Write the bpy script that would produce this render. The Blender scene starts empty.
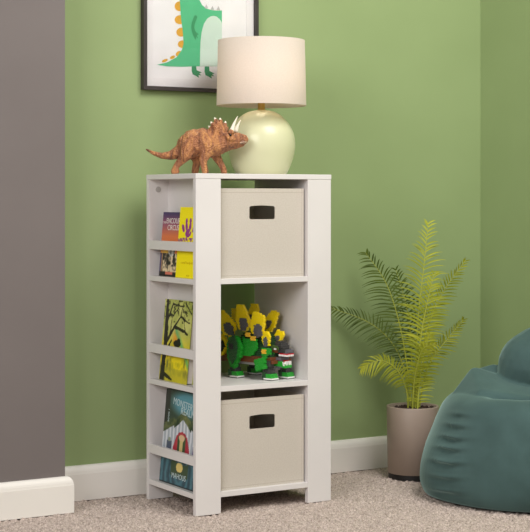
import bpy, bmesh, math, random
from math import sin, cos, pi, radians, sqrt, exp
from mathutils import Vector, Matrix, noise
from mathutils.geometry import tessellate_polygon

random.seed(7)
scene = bpy.context.scene
COL = scene.collection

# ------------------------------------------------------------------ camera geometry
F, TH, HY, HC, CX = 1548.84, 0.5441, 200.65, 0.8767, 265.0
CT, ST = cos(TH), sin(TH)


def at_depth(u, v, Y):
    """point seen at pixel u,v at distance Y along the view axis"""
    X = (u - CX) / F * Y
    return Vector((X * CT + Y * ST, Y * CT - X * ST, HC - (v - HY) * Y / F))


def at_y(u, v, y):
    """point seen at pixel u,v on the vertical plane at world y"""
    t = (u - CX) / F
    x = y * (ST + t * CT) / (CT - t * ST)
    Y = x * ST + y * CT
    return Vector((x, y, HC - (v - HY) * Y / F))


def at_x(u, x):
    """world y where the column u meets the vertical plane at world x"""
    t = (u - CX) / F
    return (x * CT - t * x * ST) / (ST + t * CT)


# ------------------------------------------------------------------ materials
def lin(c):
    r = []
    for k in c:
        k = k / 255.0
        r.append(k / 12.92 if k <= 0.04045 else ((k + 0.055) / 1.055) ** 2.4)
    return tuple(r)


MATS = {}


def mat(name, rgb, rough=0.6, rgb2=None, nscale=20.0, bump=0.0, bscale=80.0, sheen=0.0, spec=0.4, metal=0.0,
        coat=0.0, detail=4.0, stretch=None, sheen_tint=None):
    if name in MATS:
        return MATS[name]
    m = bpy.data.materials.new(name)
    m.use_nodes = True
    nt = m.node_tree
    b = nt.nodes['Principled BSDF']
    b.inputs['Roughness'].default_value = rough
    b.inputs['Specular IOR Level'].default_value = spec
    b.inputs['Metallic'].default_value = metal
    b.inputs['Coat Weight'].default_value = coat
    if coat:
        b.inputs['Coat Roughness'].default_value = 0.06
    if sheen:
        b.inputs['Sheen Weight'].default_value = sheen
        b.inputs['Sheen Roughness'].default_value = 0.4
        if sheen_tint:
            b.inputs['Sheen Tint'].default_value = (*lin(sheen_tint), 1)
    tc = nt.nodes.new('ShaderNodeTexCoord')
    vec = tc.outputs['Object']
    if stretch:
        mp = nt.nodes.new('ShaderNodeMapping')
        mp.inputs['Scale'].default_value = stretch
        nt.links.new(vec, mp.inputs['Vector'])
        vec = mp.outputs['Vector']
    n = nt.nodes.new('ShaderNodeTexNoise')
    n.inputs['Scale'].default_value = nscale
    n.inputs['Detail'].default_value = detail
    nt.links.new(vec, n.inputs['Vector'])
    r = nt.nodes.new('ShaderNodeValToRGB')
    c2 = rgb2 if rgb2 else tuple(max(0, k - 4) for k in rgb)
    r.color_ramp.elements[0].position = 0.35
    r.color_ramp.elements[1].position = 0.65
    r.color_ramp.elements[0].color = (*lin(c2), 1)
    r.color_ramp.elements[1].color = (*lin(rgb), 1)
    nt.links.new(n.outputs['Fac'], r.inputs['Fac'])
    nt.links.new(r.outputs['Color'], b.inputs['Base Color'])
    if bump:
        n2 = nt.nodes.new('ShaderNodeTexNoise')
        n2.inputs['Scale'].default_value = bscale
        n2.inputs['Detail'].default_value = 5
        nt.links.new(vec, n2.inputs['Vector'])
        bp = nt.nodes.new('ShaderNodeBump')
        bp.inputs['Strength'].default_value = bump
        bp.inputs['Distance'].default_value = 0.002
        nt.links.new(n2.outputs['Fac'], bp.inputs['Height'])
        nt.links.new(bp.outputs['Normal'], b.inputs['Normal'])
    MATS[name] = m
    return m


def attr_mat(name, rough=0.45):
    m = bpy.data.materials.new(name)
    m.use_nodes = True
    nt = m.node_tree
    a = nt.nodes.new('ShaderNodeVertexColor')
    a.layer_name = 'art'
    b = nt.nodes['Principled BSDF']
    b.inputs['Roughness'].default_value = rough
    nt.links.new(a.outputs['Color'], b.inputs['Base Color'])
    return m


M_GREEN = mat('green_paint', (143, 161, 111), 0.75, nscale=3, bump=0.05, bscale=300)
M_GREY = mat('grey_paint', (114, 106, 104), 0.75, nscale=3, bump=0.05, bscale=300)
M_TRIM = mat('trim_paint', (232, 227, 220), 0.45, nscale=3)
M_WHITE = mat('white_laminate', (221, 216, 214), 0.42, nscale=4)
M_FABRIC = mat('linen_fabric', (226, 218, 207), 0.95, rgb2=(220, 211, 199), nscale=260, bump=0.25, bscale=700, spec=0.1, sheen=0.2)
M_DARKLINEN = mat('linen_lining', (190, 178, 162), 0.95, nscale=200, spec=0.1)  # darker linen for the stitched hems
M_POT = mat('taupe_ceramic', (152, 135, 122), 0.5, nscale=8)
M_BLACK = mat('black_plastic', (24, 21, 20), 0.5)
M_SOIL = mat('bark_soil', (70, 50, 42), 0.95, rgb2=(35, 25, 22), nscale=90, bump=0.8, bscale=120)
M_TEAL = mat('teal_velvet', (72, 95, 93), 0.85, rgb2=(63, 84, 82), nscale=9, bump=0.12, bscale=220, sheen=0.65,
             spec=0.12, sheen_tint=(190, 220, 214))
M_LEAFLIT = mat('palm_leaf_lit', (184, 186, 58), 0.5, rgb2=(150, 158, 46), nscale=14, spec=0.3)  # tone of leaves in the light, brightness put into the colour
M_LEAFSHADED = mat('palm_leaf_shaded', (98, 116, 40), 0.5, rgb2=(76, 94, 36), nscale=14, spec=0.3)  # same leaf with shade put into the colour, for the left rear fronds
M_STEM = mat('palm_stem', (168, 172, 66), 0.45, nscale=30)
M_BRASS = mat('brass', (200, 165, 95), 0.3, metal=0.9)
M_LAMP = mat('celadon_ceramic', (208, 207, 170), 0.3, rgb2=(204, 204, 167), nscale=5, coat=0.12, spec=0.35)
M_FRAME = mat('dark_frame', (58, 52, 51), 0.4, nscale=30)
M_MATBOARD = mat('white_matboard', (236, 232, 232), 0.8)
M_PAPER = mat('print_paper', (240, 237, 237), 0.8)
M_ARTGREEN = mat('print_green', (88, 190, 138), 0.8)
M_ARTDARK = mat('print_dark_green', (62, 152, 104), 0.8)
M_ARTPALE = mat('print_pale_green', (208, 226, 212), 0.8)
M_ARTYEL = mat('print_ochre', (226, 168, 58), 0.8)
M_ARTGREY = mat('print_grey', (196, 190, 190), 0.8)
M_PAGES = mat('book_pages', (232, 224, 216), 0.9, stretch=(1, 400, 1), nscale=3)
M_IVORY = mat('ivory_horn', (240, 232, 214), 0.4)
M_BRICKGREEN = mat('brick_green', (44, 160, 52), 0.32, spec=0.5)
M_BRICKDKGREEN = mat('brick_dark_green', (34, 70, 40), 0.35, spec=0.5)
M_BRICKMID = mat('brick_sand_green', (58, 98, 62), 0.35, spec=0.5)
M_BRICKYEL = mat('brick_yellow', (255, 226, 20), 0.32, spec=0.5)
M_BRICKGREY = mat('brick_grey', (98, 96, 102), 0.35, spec=0.5)
M_BRICKDKGREY = mat('brick_charcoal', (62, 60, 60), 0.35, spec=0.5)
M_BRICKLTGREY = mat('brick_light_grey', (160, 156, 154), 0.35, spec=0.5)
M_BRICKBROWN = mat('brick_brown', (112, 62, 38), 0.35, spec=0.5)
M_BRICKBLACK = mat('brick_black', (26, 26, 24), 0.35, spec=0.5)
M_BRICKWHITE = mat('brick_white', (240, 238, 234), 0.3, spec=0.5)
M_BRICKRED = mat('brick_red', (200, 24, 44), 0.3, spec=0.5)
M_BRICKORANGE = mat('brick_amber', (240, 190, 60), 0.3, spec=0.5)
M_EYE = mat('toy_eye', (18, 14, 12), 0.15)
M_MOUTH = mat('toy_mouth', (206, 178, 150), 0.5, rgb2=(120, 80, 66), nscale=90)


def add_translucency(m, f):
    nt = m.node_tree
    b = nt.nodes['Principled BSDF']
    t = nt.nodes.new('ShaderNodeBsdfTranslucent')
    src = b.inputs['Base Color'].links[0].from_socket
    nt.links.new(src, t.inputs['Color'])
    mx = nt.nodes.new('ShaderNodeMixShader')
    mx.inputs['Fac'].default_value = f
    nt.links.new(b.outputs[0], mx.inputs[1])
    nt.links.new(t.outputs[0], mx.inputs[2])
    nt.links.new(mx.outputs[0], nt.nodes['Material Output'].inputs['Surface'])


add_translucency(M_FABRIC, .28)
add_translucency(M_LEAFLIT, .25)
add_translucency(M_LEAFSHADED, .2)


def carpet_material():
    m = bpy.data.materials.new('carpet_pile')
    m.use_nodes = True
    nt = m.node_tree
    b = nt.nodes['Principled BSDF']
    b.inputs['Roughness'].default_value = 1.0
    b.inputs['Specular IOR Level'].default_value = 0.05
    tc = nt.nodes.new('ShaderNodeTexCoord')
    n = nt.nodes.new('ShaderNodeTexNoise')
    n.inputs['Scale'].default_value = 210
    n.inputs['Detail'].default_value = 6
    n.inputs['Roughness'].default_value = 0.75
    nt.links.new(tc.outputs['Object'], n.inputs['Vector'])
    r = nt.nodes.new('ShaderNodeValToRGB')
    r.color_ramp.elements[0].position = 0.33
    r.color_ramp.elements[0].color = (*lin((134, 118, 107)), 1)
    r.color_ramp.elements[1].position = 0.66
    r.color_ramp.elements[1].color = (*lin((226, 209, 199)), 1)
    nt.links.new(n.outputs['Fac'], r.inputs['Fac'])
    nt.links.new(r.outputs['Color'], b.inputs['Base Color'])
    n2 = nt.nodes.new('ShaderNodeTexNoise')
    n2.inputs['Scale'].default_value = 260
    n2.inputs['Detail'].default_value = 3
    nt.links.new(tc.outputs['Object'], n2.inputs['Vector'])
    bp = nt.nodes.new('ShaderNodeBump')
    bp.inputs['Strength'].default_value = 0.7
    bp.inputs['Distance'].default_value = 0.004
    nt.links.new(n2.outputs['Fac'], bp.inputs['Height'])
    nt.links.new(bp.outputs['Normal'], b.inputs['Normal'])
    return m


M_CARPET = carpet_material()


def shade_material():
    m = bpy.data.materials.new('linen_lampshade')
    m.use_nodes = True
    nt = m.node_tree
    nt.nodes.remove(nt.nodes['Principled BSDF'])
    out = nt.nodes['Material Output']
    tc = nt.nodes.new('ShaderNodeTexCoord')
    n = nt.nodes.new('ShaderNodeTexNoise')
    n.inputs['Scale'].default_value = 300
    nt.links.new(tc.outputs['Object'], n.inputs['Vector'])
    r = nt.nodes.new('ShaderNodeValToRGB')
    r.color_ramp.elements[0].color = (*lin((226, 212, 199)), 1)
    r.color_ramp.elements[1].color = (*lin((237, 226, 214)), 1)
    nt.links.new(n.outputs['Fac'], r.inputs['Fac'])
    d = nt.nodes.new('ShaderNodeBsdfDiffuse')
    t = nt.nodes.new('ShaderNodeBsdfTranslucent')
    nt.links.new(r.outputs['Color'], d.inputs['Color'])
    nt.links.new(r.outputs['Color'], t.inputs['Color'])
    mx = nt.nodes.new('ShaderNodeMixShader')
    mx.inputs['Fac'].default_value = 0.35
    nt.links.new(d.outputs[0], mx.inputs[1])
    nt.links.new(t.outputs[0], mx.inputs[2])
    nt.links.new(mx.outputs[0], out.inputs['Surface'])
    return m


M_SHADE = shade_material()


def glass_material():
    m = bpy.data.materials.new('picture_glass')
    m.use_nodes = True
    nt = m.node_tree
    nt.nodes.remove(nt.nodes['Principled BSDF'])
    out = nt.nodes['Material Output']
    fr = nt.nodes.new('ShaderNodeFresnel')
    fr.inputs['IOR'].default_value = 1.35
    tr = nt.nodes.new('ShaderNodeBsdfTransparent')
    gl = nt.nodes.new('ShaderNodeBsdfGlossy')
    gl.inputs['Roughness'].default_value = 0.05
    mx = nt.nodes.new('ShaderNodeMixShader')
    nt.links.new(fr.outputs[0], mx.inputs['Fac'])
    nt.links.new(tr.outputs[0], mx.inputs[1])
    nt.links.new(gl.outputs[0], mx.inputs[2])
    nt.links.new(mx.outputs[0], out.inputs['Surface'])
    return m


M_GLASS = glass_material()


def dino_material():
    m = bpy.data.materials.new('painted_hide')
    m.use_nodes = True
    nt = m.node_tree
    b = nt.nodes['Principled BSDF']
    b.inputs['Roughness'].default_value = 0.5
    tc = nt.nodes.new('ShaderNodeTexCoord')
    n = nt.nodes.new('ShaderNodeTexNoise')
    n.inputs['Scale'].default_value = 26
    n.inputs['Detail'].default_value = 5
    n.inputs['Distortion'].default_value = 1.2
    mp = nt.nodes.new('ShaderNodeMapping')
    mp.inputs['Scale'].default_value = (2.2, 2.2, 0.8)
    nt.links.new(tc.outputs['Object'], mp.inputs['Vector'])
    nt.links.new(mp.outputs['Vector'], n.inputs['Vector'])
    r = nt.nodes.new('ShaderNodeValToRGB')
    e = r.color_ramp.elements
    e[0].position = 0.32
    e[0].color = (*lin((118, 76, 55)), 1)
    e[1].position = 0.72
    e[1].color = (*lin((208, 146, 88)), 1)
    k = e.new(0.5)
    k.color = (*lin((164, 106, 70)), 1)
    nt.links.new(n.outputs['Fac'], r.inputs['Fac'])
    nt.links.new(r.outputs['Color'], b.inputs['Base Color'])
    v = nt.nodes.new('ShaderNodeTexVoronoi')
    v.inputs['Scale'].default_value = 220
    nt.links.new(tc.outputs['Object'], v.inputs['Vector'])
    mth = nt.nodes.new('ShaderNodeMath')
    mth.operation = 'MULTIPLY_ADD'
    mth.inputs[1].default_value = 3.0
    nt.links.new(n.outputs['Fac'], mth.inputs[0])
    nt.links.new(v.outputs['Distance'], mth.inputs[2])
    bp = nt.nodes.new('ShaderNodeBump')
    bp.inputs['Strength'].default_value = 0.9
    bp.inputs['Distance'].default_value = 0.004
    nt.links.new(mth.outputs[0], bp.inputs['Height'])
    nt.links.new(bp.outputs['Normal'], b.inputs['Normal'])
    return m


M_HIDE = dino_material()


# ------------------------------------------------------------------ object helpers
def link(name, me, m=None, parent=None, smooth=False):
    o = bpy.data.objects.new(name, me)
    COL.objects.link(o)
    if m is not None:
        me.materials.clear()
        me.materials.append(m)
    if parent is not None:
        o.parent = parent
        # meshes are written in world coordinates; keep them there
        o.matrix_parent_inverse = parent_world(parent).inverted()
    if smooth:
        for p in me.polygons:
            p.use_smooth = True
    return o


def parent_world(o):
    mw = Matrix.Translation(o.location) @ o.rotation_euler.to_matrix().to_4x4()
    if o.parent:
        return parent_world(o.parent) @ o.matrix_parent_inverse @ mw
    return mw


def obj(name, bm, m, parent=None, smooth=False, bevel=0.0, seg=2):
    if bevel:
        bmesh.ops.bevel(bm, geom=[e for e in bm.edges], offset=bevel, segments=seg, profile=0.5, affect='EDGES',
                        clamp_overlap=True)
    bmesh.ops.recalc_face_normals(bm, faces=bm.faces)
    me = bpy.data.meshes.new(name)
    bm.to_mesh(me)
    bm.free()
    return link(name, me, m, parent, smooth)


def thing(name, label, cat, loc, group=None):
    o = bpy.data.objects.new(name, None)
    COL.objects.link(o)
    o.location = loc
    o.empty_display_size = 0.05
    o['label'] = label
    o['category'] = cat
    if group:
        o['group'] = group
    return o


def box(bm, a, b):
    x0, y0, z0 = a
    x1, y1, z1 = b
    vs = [bm.verts.new(p) for p in ((x0, y0, z0), (x1, y0, z0), (x1, y1, z0), (x0, y1, z0),
                                    (x0, y0, z1), (x1, y0, z1), (x1, y1, z1), (x0, y1, z1))]
    for f in ((0, 3, 2, 1), (4, 5, 6, 7), (0, 1, 5, 4), (1, 2, 6, 5), (2, 3, 7, 6), (3, 0, 4, 7)):
        bm.faces.new([vs[i] for i in f])
    return vs


def boxes(*bs):
    bm = bmesh.new()
    for a, b in bs:
        box(bm, a, b)
    return bm


def prism(bm, pts, d):
    """closed polygon pts (Vectors) extruded by vector d"""
    v0 = [bm.verts.new(p) for p in pts]
    v1 = [bm.verts.new(Vector(p) + d) for p in pts]
    n = len(pts)
    bm.faces.new(v0)
    bm.faces.new(list(reversed(v1)))
    for i in range(n):
        bm.faces.new([v0[i], v0[(i + 1) % n], v1[(i + 1) % n], v1[i]])


def lathe(bm, prof, c, n=64, cap0=True, cap1=True):
    rings = []
    for r, z in prof:
        rings.append([bm.verts.new((c[0] + r * cos(2 * pi * i / n), c[1] + r * sin(2 * pi * i / n), c[2] + z)) for i in range(n)])
    for a, b in zip(rings, rings[1:]):
        for i in range(n):
            bm.faces.new([a[i], a[(i + 1) % n], b[(i + 1) % n], b[i]])
    if cap0:
        bm.faces.new(rings[0])
    if cap1:
        bm.faces.new(list(reversed(rings[-1])))


def tube(bm, pts, rads, n=8):
    rings = []
    for i, p in enumerate(pts):
        p = Vector(p)
        t = (Vector(pts[min(i + 1, len(pts) - 1)]) - Vector(pts[max(i - 1, 0)])).normalized()
        a = t.cross(Vector((0.31, 0.2, 0.93)))
        if a.length < 1e-3:
            a = t.cross(Vector((1, 0, 0)))
        a.normalize()
        b = t.cross(a)
        r = rads[i] if isinstance(rads, (list, tuple)) else rads
        rings.append([bm.verts.new(p + a * (r * cos(2 * pi * k / n)) + b * (r * sin(2 * pi * k / n))) for k in range(n)])
    for q, w in zip(rings, rings[1:]):
        for k in range(n):
            bm.faces.new([q[k], q[(k + 1) % n], w[(k + 1) % n], w[k]])
    bm.faces.new(list(reversed(rings[0])))
    bm.faces.new(rings[-1])


def ball(bm, c, r, sub=2, scale=(1, 1, 1), rot=None):
    mtx = Matrix.Translation(c)
    if rot is not None:
        mtx = mtx @ rot
    mtx = mtx @ Matrix.Diagonal((*scale, 1))
    bmesh.ops.create_icosphere(bm, subdivisions=sub, radius=r, matrix=mtx)


def chain(bm, pts, step=0.35):
    """spheres swept along a tapering chain [(pos, r), ...]"""
    for (p, r), (q, s) in zip(pts, pts[1:]):
        p, q = Vector(p), Vector(q)
        n = max(1, int((q - p).length / (step * max(0.0008, min(r, s)))))
        n = min(n, 24)
        for i in range(n + 1):
            t = i / n
            ball(bm, p.lerp(q, t), r + (s - r) * t, 2)


def fused(name, bm, m, parent, voxel, smooth_it=6, factor=0.6):
    """all the overlapping volumes in bm fused into one continuous skin"""
    me = bpy.data.meshes.new(name)
    bm.to_mesh(me)
    bm.free()
    tmp = bpy.data.objects.new('tmp', me)
    COL.objects.link(tmp)
    r = tmp.modifiers.new('r', 'REMESH')
    r.mode = 'VOXEL'
    r.voxel_size = voxel
    s = tmp.modifiers.new('s', 'SMOOTH')
    s.factor = factor
    s.iterations = smooth_it
    dg = bpy.context.evaluated_depsgraph_get()
    me2 = bpy.data.meshes.new_from_object(tmp.evaluated_get(dg))
    bpy.data.objects.remove(tmp)
    bpy.data.meshes.remove(me)
    me2.name = name
    return link(name, me2, m, parent, smooth=True)


def text_mesh(body, size, m, name, parent, mtx, align='CENTER', extrude=0.0002, xs=1.0):
    cu = bpy.data.curves.new('t', 'FONT')
    cu.body = body
    cu.size = size
    cu.align_x = align
    cu.align_y = 'CENTER'
    cu.extrude = extrude
    cu.resolution_u = 3
    tmp = bpy.data.objects.new('t', cu)
    COL.objects.link(tmp)
    dg = bpy.context.evaluated_depsgraph_get()
    me = bpy.data.meshes.new_from_object(tmp.evaluated_get(dg))
    bpy.data.objects.remove(tmp)
    bpy.data.curves.remove(cu)
    me.transform(Matrix.Diagonal((xs, 1, 1, 1)))
    me.transform(mtx)
    me.name = name
    return link(name, me, m, parent)


# ------------------------------------------------------------------ room
YW, YG = 4.168, 4.022         # green wall face, grey wall face
XR = at_y(480.4, 300, YW).x     # right wall face
XG = at_y(65, 300, YG).x      # end of the grey wall
TOP = 2.5


def struct(o):
    o['kind'] = 'structure'
    return o


def build_floor():
    rnd = random.Random(3)
    bm = bmesh.new()
    x0, x1, y0, y1, st = 1.2, XR + 0.02, 2.85, YW + 0.01, 0.0045
    nx, ny = int((x1 - x0) / st), int((y1 - y0) / st)
    H = [[rnd.random() for i in range(nx + 1)] for j in range(ny + 1)]
    rows = []
    for j in range(ny + 1):
        row = []
        for i in range(nx + 1):
            h = H[j][i] * 0.6 + 0.4 * H[j][max(0, i - 1)]
            z = .004 - 0.014 * (1 - h) if 0 < i < nx and 0 < j < ny else -0.004
            row.append(bm.verts.new((x0 + i * (x1 - x0) / nx + (rnd.random() - .5) * 0.002,
                                     y0 + j * (y1 - y0) / ny + (rnd.random() - .5) * 0.002, z)))
        rows.append(row)
    for a, b in zip(rows, rows[1:]):
        for i in range(nx):
            bm.faces.new((a[i], a[i + 1], b[i + 1], b[i]))
    # the plain remainder of the carpet outside the picture
    for (ax, ay, bx, by) in ((-2.5, -1.5, x0, YW + 0.01), (x0, -1.5, x1, y0)):
        vs = [bm.verts.new(p) for p in ((ax, ay, -0.004), (bx, ay, -0.004), (bx, by, -0.004), (ax, by, -0.004))]
        bm.faces.new(vs)
    me = bpy.data.meshes.new('floor')
    bm.to_mesh(me)
    bm.free()
    return struct(link('floor', me, M_CARPET, None, smooth=True))


build_floor()
struct(obj('wall_back', boxes(((XG - 0.05, YW, -0.02), (XR + 0.1, YW + 0.1, TOP))), M_GREEN))
struct(obj('wall_right', boxes(((XR, -1.5, -0.02), (XR + 0.1, YW, TOP))), M_GREEN))
struct(obj('wall_left', boxes(((-2.5, YG, -0.02), (XG, YW + 0.1, TOP))), M_GREY))

PROF = [(0.0, 0.0), (0.0195, 0.0), (0.0195, 0.0775), (0.0188, 0.0800), (0.0180, 0.085), (0.0162, 0.0905), (0.0135, 0.0955), (0.0100, 0.0992), (0.006, 0.1010), (0.0, 0.1012)]


def skirting(name, path):
    """profile swept along a mitred floor path; the room lies to the right of the path's direction"""
    bm = bmesh.new()
    rings = []
    for i, p in enumerate(path):
        p = Vector((p[0], p[1]))
        ns = []
        for a, b in ((i - 1, i), (i, i + 1)):
            if 0 <= a and b < len(path):
                d = (Vector(path[b]) - Vector(path[a])).normalized()
                ns.append(Vector((d.y, -d.x)))
        if len(ns) == 2:
            n = (ns[0] + ns[1])
            n = n / (n.dot(ns[0]))
        else:
            n = ns[0]
        rings.append([bm.verts.new((p.x + n.x * d, p.y + n.y * d, z)) for d, z in PROF])
    for a, b in zip(rings, rings[1:]):
        for k in range(len(PROF)):
            k2 = (k + 1) % len(PROF)
            bm.faces.new((a[k], a[k2], b[k2], b[k]))
    bm.faces.new(rings[0])
    bm.faces.new(list(reversed(rings[-1])))
    return struct(obj(name, bm, M_TRIM))


skirting('baseboard_back', [(XG + 0.0195, YW), (XR - 0.0195, YW)])
skirting('baseboard_left', [(-2.5, YG), (XG, YG), (XG, YW)])
skirting('baseboard_right', [(XR, YW), (XR, -1.5)])

# ------------------------------------------------------------------ storage tower
XC, YC, W, D, H, POST = 2.0603, 3.7764, 0.45, 0.3027, 0.9527, 0.0802
T, TS = 0.016, 0.0148
Z1, Z2, Z3 = 0.0602, 0.3556, 0.6571
ZT = H - 0.0145
DX0, DX1 = XC + POST, XC + W - POST
tower = thing('storage_tower', 'tall white cubby tower with side bookshelves standing against the green wall', 'shelf unit',
              (XC + W / 2, YC + D / 2, 0))
obj('top_panel', boxes(((XC - .001, YC - .001, ZT), (XC + W + .001, YC + D, H))), M_WHITE, tower, bevel=0.0012)
for (xa, xb) in ((XC, XC + POST), (XC + W - POST, XC + W)):
    for (ya, yb) in ((YC, YC + T), (YC + D - T, YC + D)):
        obj('post', boxes(((xa, ya, 0), (xb, yb, ZT))), M_WHITE, tower, bevel=0.0008)
for (xa, xb) in ((DX0 - T, DX0), (DX1, DX1 + T)):
    obj('divider_panel', boxes(((xa, YC + T, Z1 - TS), (xb, YC + D - T, ZT))), M_WHITE, tower)
for z in (Z1, Z2, Z3):
    obj('shelf', boxes(((DX0, YC + .0005, z - TS), (DX1, YC + D, z))), M_WHITE, tower, bevel=0.0008)
    for (xa, xb) in ((XC + .0005, DX0 - T), (DX1 + T, XC + W - .0005)):
        obj('book_ledge', boxes(((xa, YC + T, z - TS), (xb, YC + D - T, z))), M_WHITE, tower, bevel=0.0008)
    for (xa, xb) in ((XC + .0005, XC + .0125), (XC + W - .0125, XC + W - .0005)):
        obj('book_rail', boxes(((xa, YC + T, z + 0.0775), (xb, YC + D - T, z + 0.1035))), M_WHITE, tower, bevel=0.0008)
bm = bmesh.new()
cap = at_y(158.2, 189.5, YC + D - T)
for r0, h in ((0.0085, 0.002), (0.004, 0.0025)):
    ring = [Vector((cap.x + r0 * cos(2 * pi * i / 24), cap.y, cap.z + r0 * sin(2 * pi * i / 24))) for i in range(24)]
    prism(bm, ring, Vector((0, -h, 0)))
cap_o = obj('screw_cap', bm, mat('grey_cap', (178, 172, 168), 0.4), tower)
cap_o['label'] = 'round grey screw cap'

# ------------------------------------------------------------------ storage bins


def make_bin(z, label):
    x0, x1, y0, y1, h = DX0 + .0035, DX1 - .0045, YC + .0155, YC + D - .008, .2545
    t = thing('storage_bin', label, 'storage bin', ((x0 + x1) / 2, (y0 + y1) / 2, z), 'fabric bins in the tower')
    # front panel with the hand hole cut through it
    cx = (x0 + x1) / 2
    outer = [(x0, 0.0), (x1, 0.0), (x1, h), (x1 - .002, h + .0)]
    outer = [(x0, 0), (x1, 0), (x1, h), (x0, h)]
    hole = []
    hw, h0, h1, cr = .0425, .1665, .2055, .005
    for sx, zc, a0 in ((1, h0, -90), (1, h1, 0), (-1, h1, 90), (-1, h0, 180)):
        px = cx + sx * (hw - cr)
        pz = zc + (cr if zc == h0 else -cr)
        for k in range(5):
            a = radians(a0 + k * 22.5)
            dz = 0.0015 if zc == h1 else 0
            hole.append((px + cr * cos(a), pz + cr * sin(a) - dz))
        if sx == 1 and zc == h1:
            for k in range(1, 6):                      # the top of the hole sags upward slightly
                f = k / 6
                hole.append((cx + (hw - cr) * (1 - 2 * f), h1 - .0015 + .002 * sin(pi * f)))
    cu = bpy.data.curves.new('c', 'CURVE')
    cu.dimensions = '2D'
    cu.fill_mode = 'BOTH'
    cu.extrude = .0008
    for pts in (outer, hole):
        sp = cu.splines.new('POLY')
        sp.points.add(len(pts) - 1)
        sp.use_cyclic_u = True
        for q, (a, b) in zip(sp.points, pts):
            q.co = (a, b, 0, 1)
    tmp = bpy.data.objects.new('c', cu)
    COL.objects.link(tmp)
    dg = bpy.context.evaluated_depsgraph_get()
    me = bpy.data.meshes.new_from_object(tmp.evaluated_get(dg))
    bpy.data.objects.remove(tmp)
    me.transform(Matrix.Translation((0, y0 + .0008, z)) @ Matrix.Rotation(pi / 2, 4, 'X'))
    me.name = 'front_panel'
    link('front_panel', me, M_FABRIC, t)
    obj('side_panel', boxes(((x0, y0 + .004, z), (x0 + .004, y1, z + h))), M_FABRIC, t)
    obj('side_panel', boxes(((x1 - .004, y0 + .004, z), (x1, y1, z + h))), M_FABRIC, t)
    obj('back_panel', boxes(((x0 + .004, y1 - .004, z), (x1 - .004, y1, z + h))), M_FABRIC, t)
    obj('base', boxes(((x0 + .004, y0 + .004, z), (x1 - .004, y1 - .004, z + .004))), M_FABRIC, t)
    # stitched hems
    bm = bmesh.new()
    yy = y0 - .0004
    box(bm, (x0, yy, z + h - .012), (x1, y0, z + h - .0112))
    box(bm, (x0 + .006, yy, z), (x0 + .0068, y0, z + h))
    box(bm, (x1 - .0068, yy, z), (x1 - .006, y0, z + h))
    box(bm, (x0, yy, z + .007), (x1, y0, z + .0078))
    obj('stitching', bm, M_DARKLINEN, t)
    return t


make_bin(Z3, 'beige fabric storage bin in the top cubby, under the lamp')
make_bin(Z1, 'beige fabric storage bin in the bottom cubby, below the brick dinosaur')

# ------------------------------------------------------------------ table lamp
LY = 4.598
lc = at_depth(261.4, 0, LY)
lc.z = H
K = LY / F


def lz(v):
    return HC - (v - HY) * K - H


lamp = thing('table_lamp', 'round pale green ceramic table lamp with cream drum shade on the tower', 'lamp', lc)
bm = bmesh.new()
prof = [(24, 175), (26.5, 171.5), (29.5, 165), (32, 157), (33.6, 149.5), (33.8, 142), (32.4, 134), (29.5, 127), (25, 120.5),
        (19.5, 115.5), (14, 112.3), (9, 110.9), (5, 110.4)]


def spline(prof, n=6):
    out = []
    for i in range(len(prof) - 1):
        p0, p1, p2, p3 = prof[max(i - 1, 0)], prof[i], prof[i + 1], prof[min(i + 2, len(prof) - 1)]
        for k in range(n):
            t = k / n
            out.append(tuple(0.5 * (2 * b + (c - a) * t + (2 * a - 5 * b + 4 * c - d) * t * t + (3 * b - a - 3 * c + d) * t ** 3)
                             for a, b, c, d in zip(p0, p1, p2, p3)))
    out.append(tuple(prof[-1]))
    return out


zs = lz(175)
lathe(bm, [(r * K, max(0, lz(v) - zs) * (lz(110.4) / (lz(110.4) - zs))) for r, v in spline(prof)], lc, 72)
obj('base', bm, M_LAMP, lamp, smooth=True)
bm = bmesh.new()
zn = lz(110.4) - .003
lathe(bm, [(5.2 * K, zn), (5.2 * K, zn + .004), (3.6 * K, zn + .005), (3.6 * K, zn + .032), (4.4 * K, zn + .033), (4.4 * K, zn + .07)], lc, 32)
obj('neck', bm, M_BRASS, lamp)
sb, stp = lz(105.8), lz(40.6)
bm = bmesh.new()
lathe(bm, [(44.9 * K, sb), (43.4 * K, stp), (43.1 * K, stp), (44.6 * K, sb), (44.9 * K, sb)], lc, 96, False, False)
obj('shade', bm, M_SHADE, lamp, smooth=True)
bm = bmesh.new()
for i in range(3):
    a = 2 * pi * i / 3 + .4
    tube(bm, [(lc.x + .012 * cos(a), lc.y + .012 * sin(a), H + sb + .03), (lc.x + 44.3 * K * cos(a), lc.y + 44.3 * K * sin(a), H + sb + .03)], .0012, 6)
tube(bm, [(lc.x + .012 * cos(k * .5), lc.y + .012 * sin(k * .5), H + sb + .03) for k in range(14)], .002, 6)
obj('shade_carrier', bm, M_BRASS, lamp)
bm = bmesh.new()
ball(bm, (lc.x, lc.y, H + sb + .085), .026, 3, (1, 1, 1.15))
mb = bpy.data.materials.new('warm_bulb')
mb.use_nodes = True
mb.node_tree.nodes['Principled BSDF'].inputs['Base Color'].default_value = (1, .95, .88, 1)
mb.node_tree.nodes['Principled BSDF'].inputs['Emission Color'].default_value = (1, .82, .58, 1)
mb.node_tree.nodes['Principled BSDF'].inputs['Emission Strength'].default_value = 9.0
obj('bulb', bm, mb, lamp, smooth=True)

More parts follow.
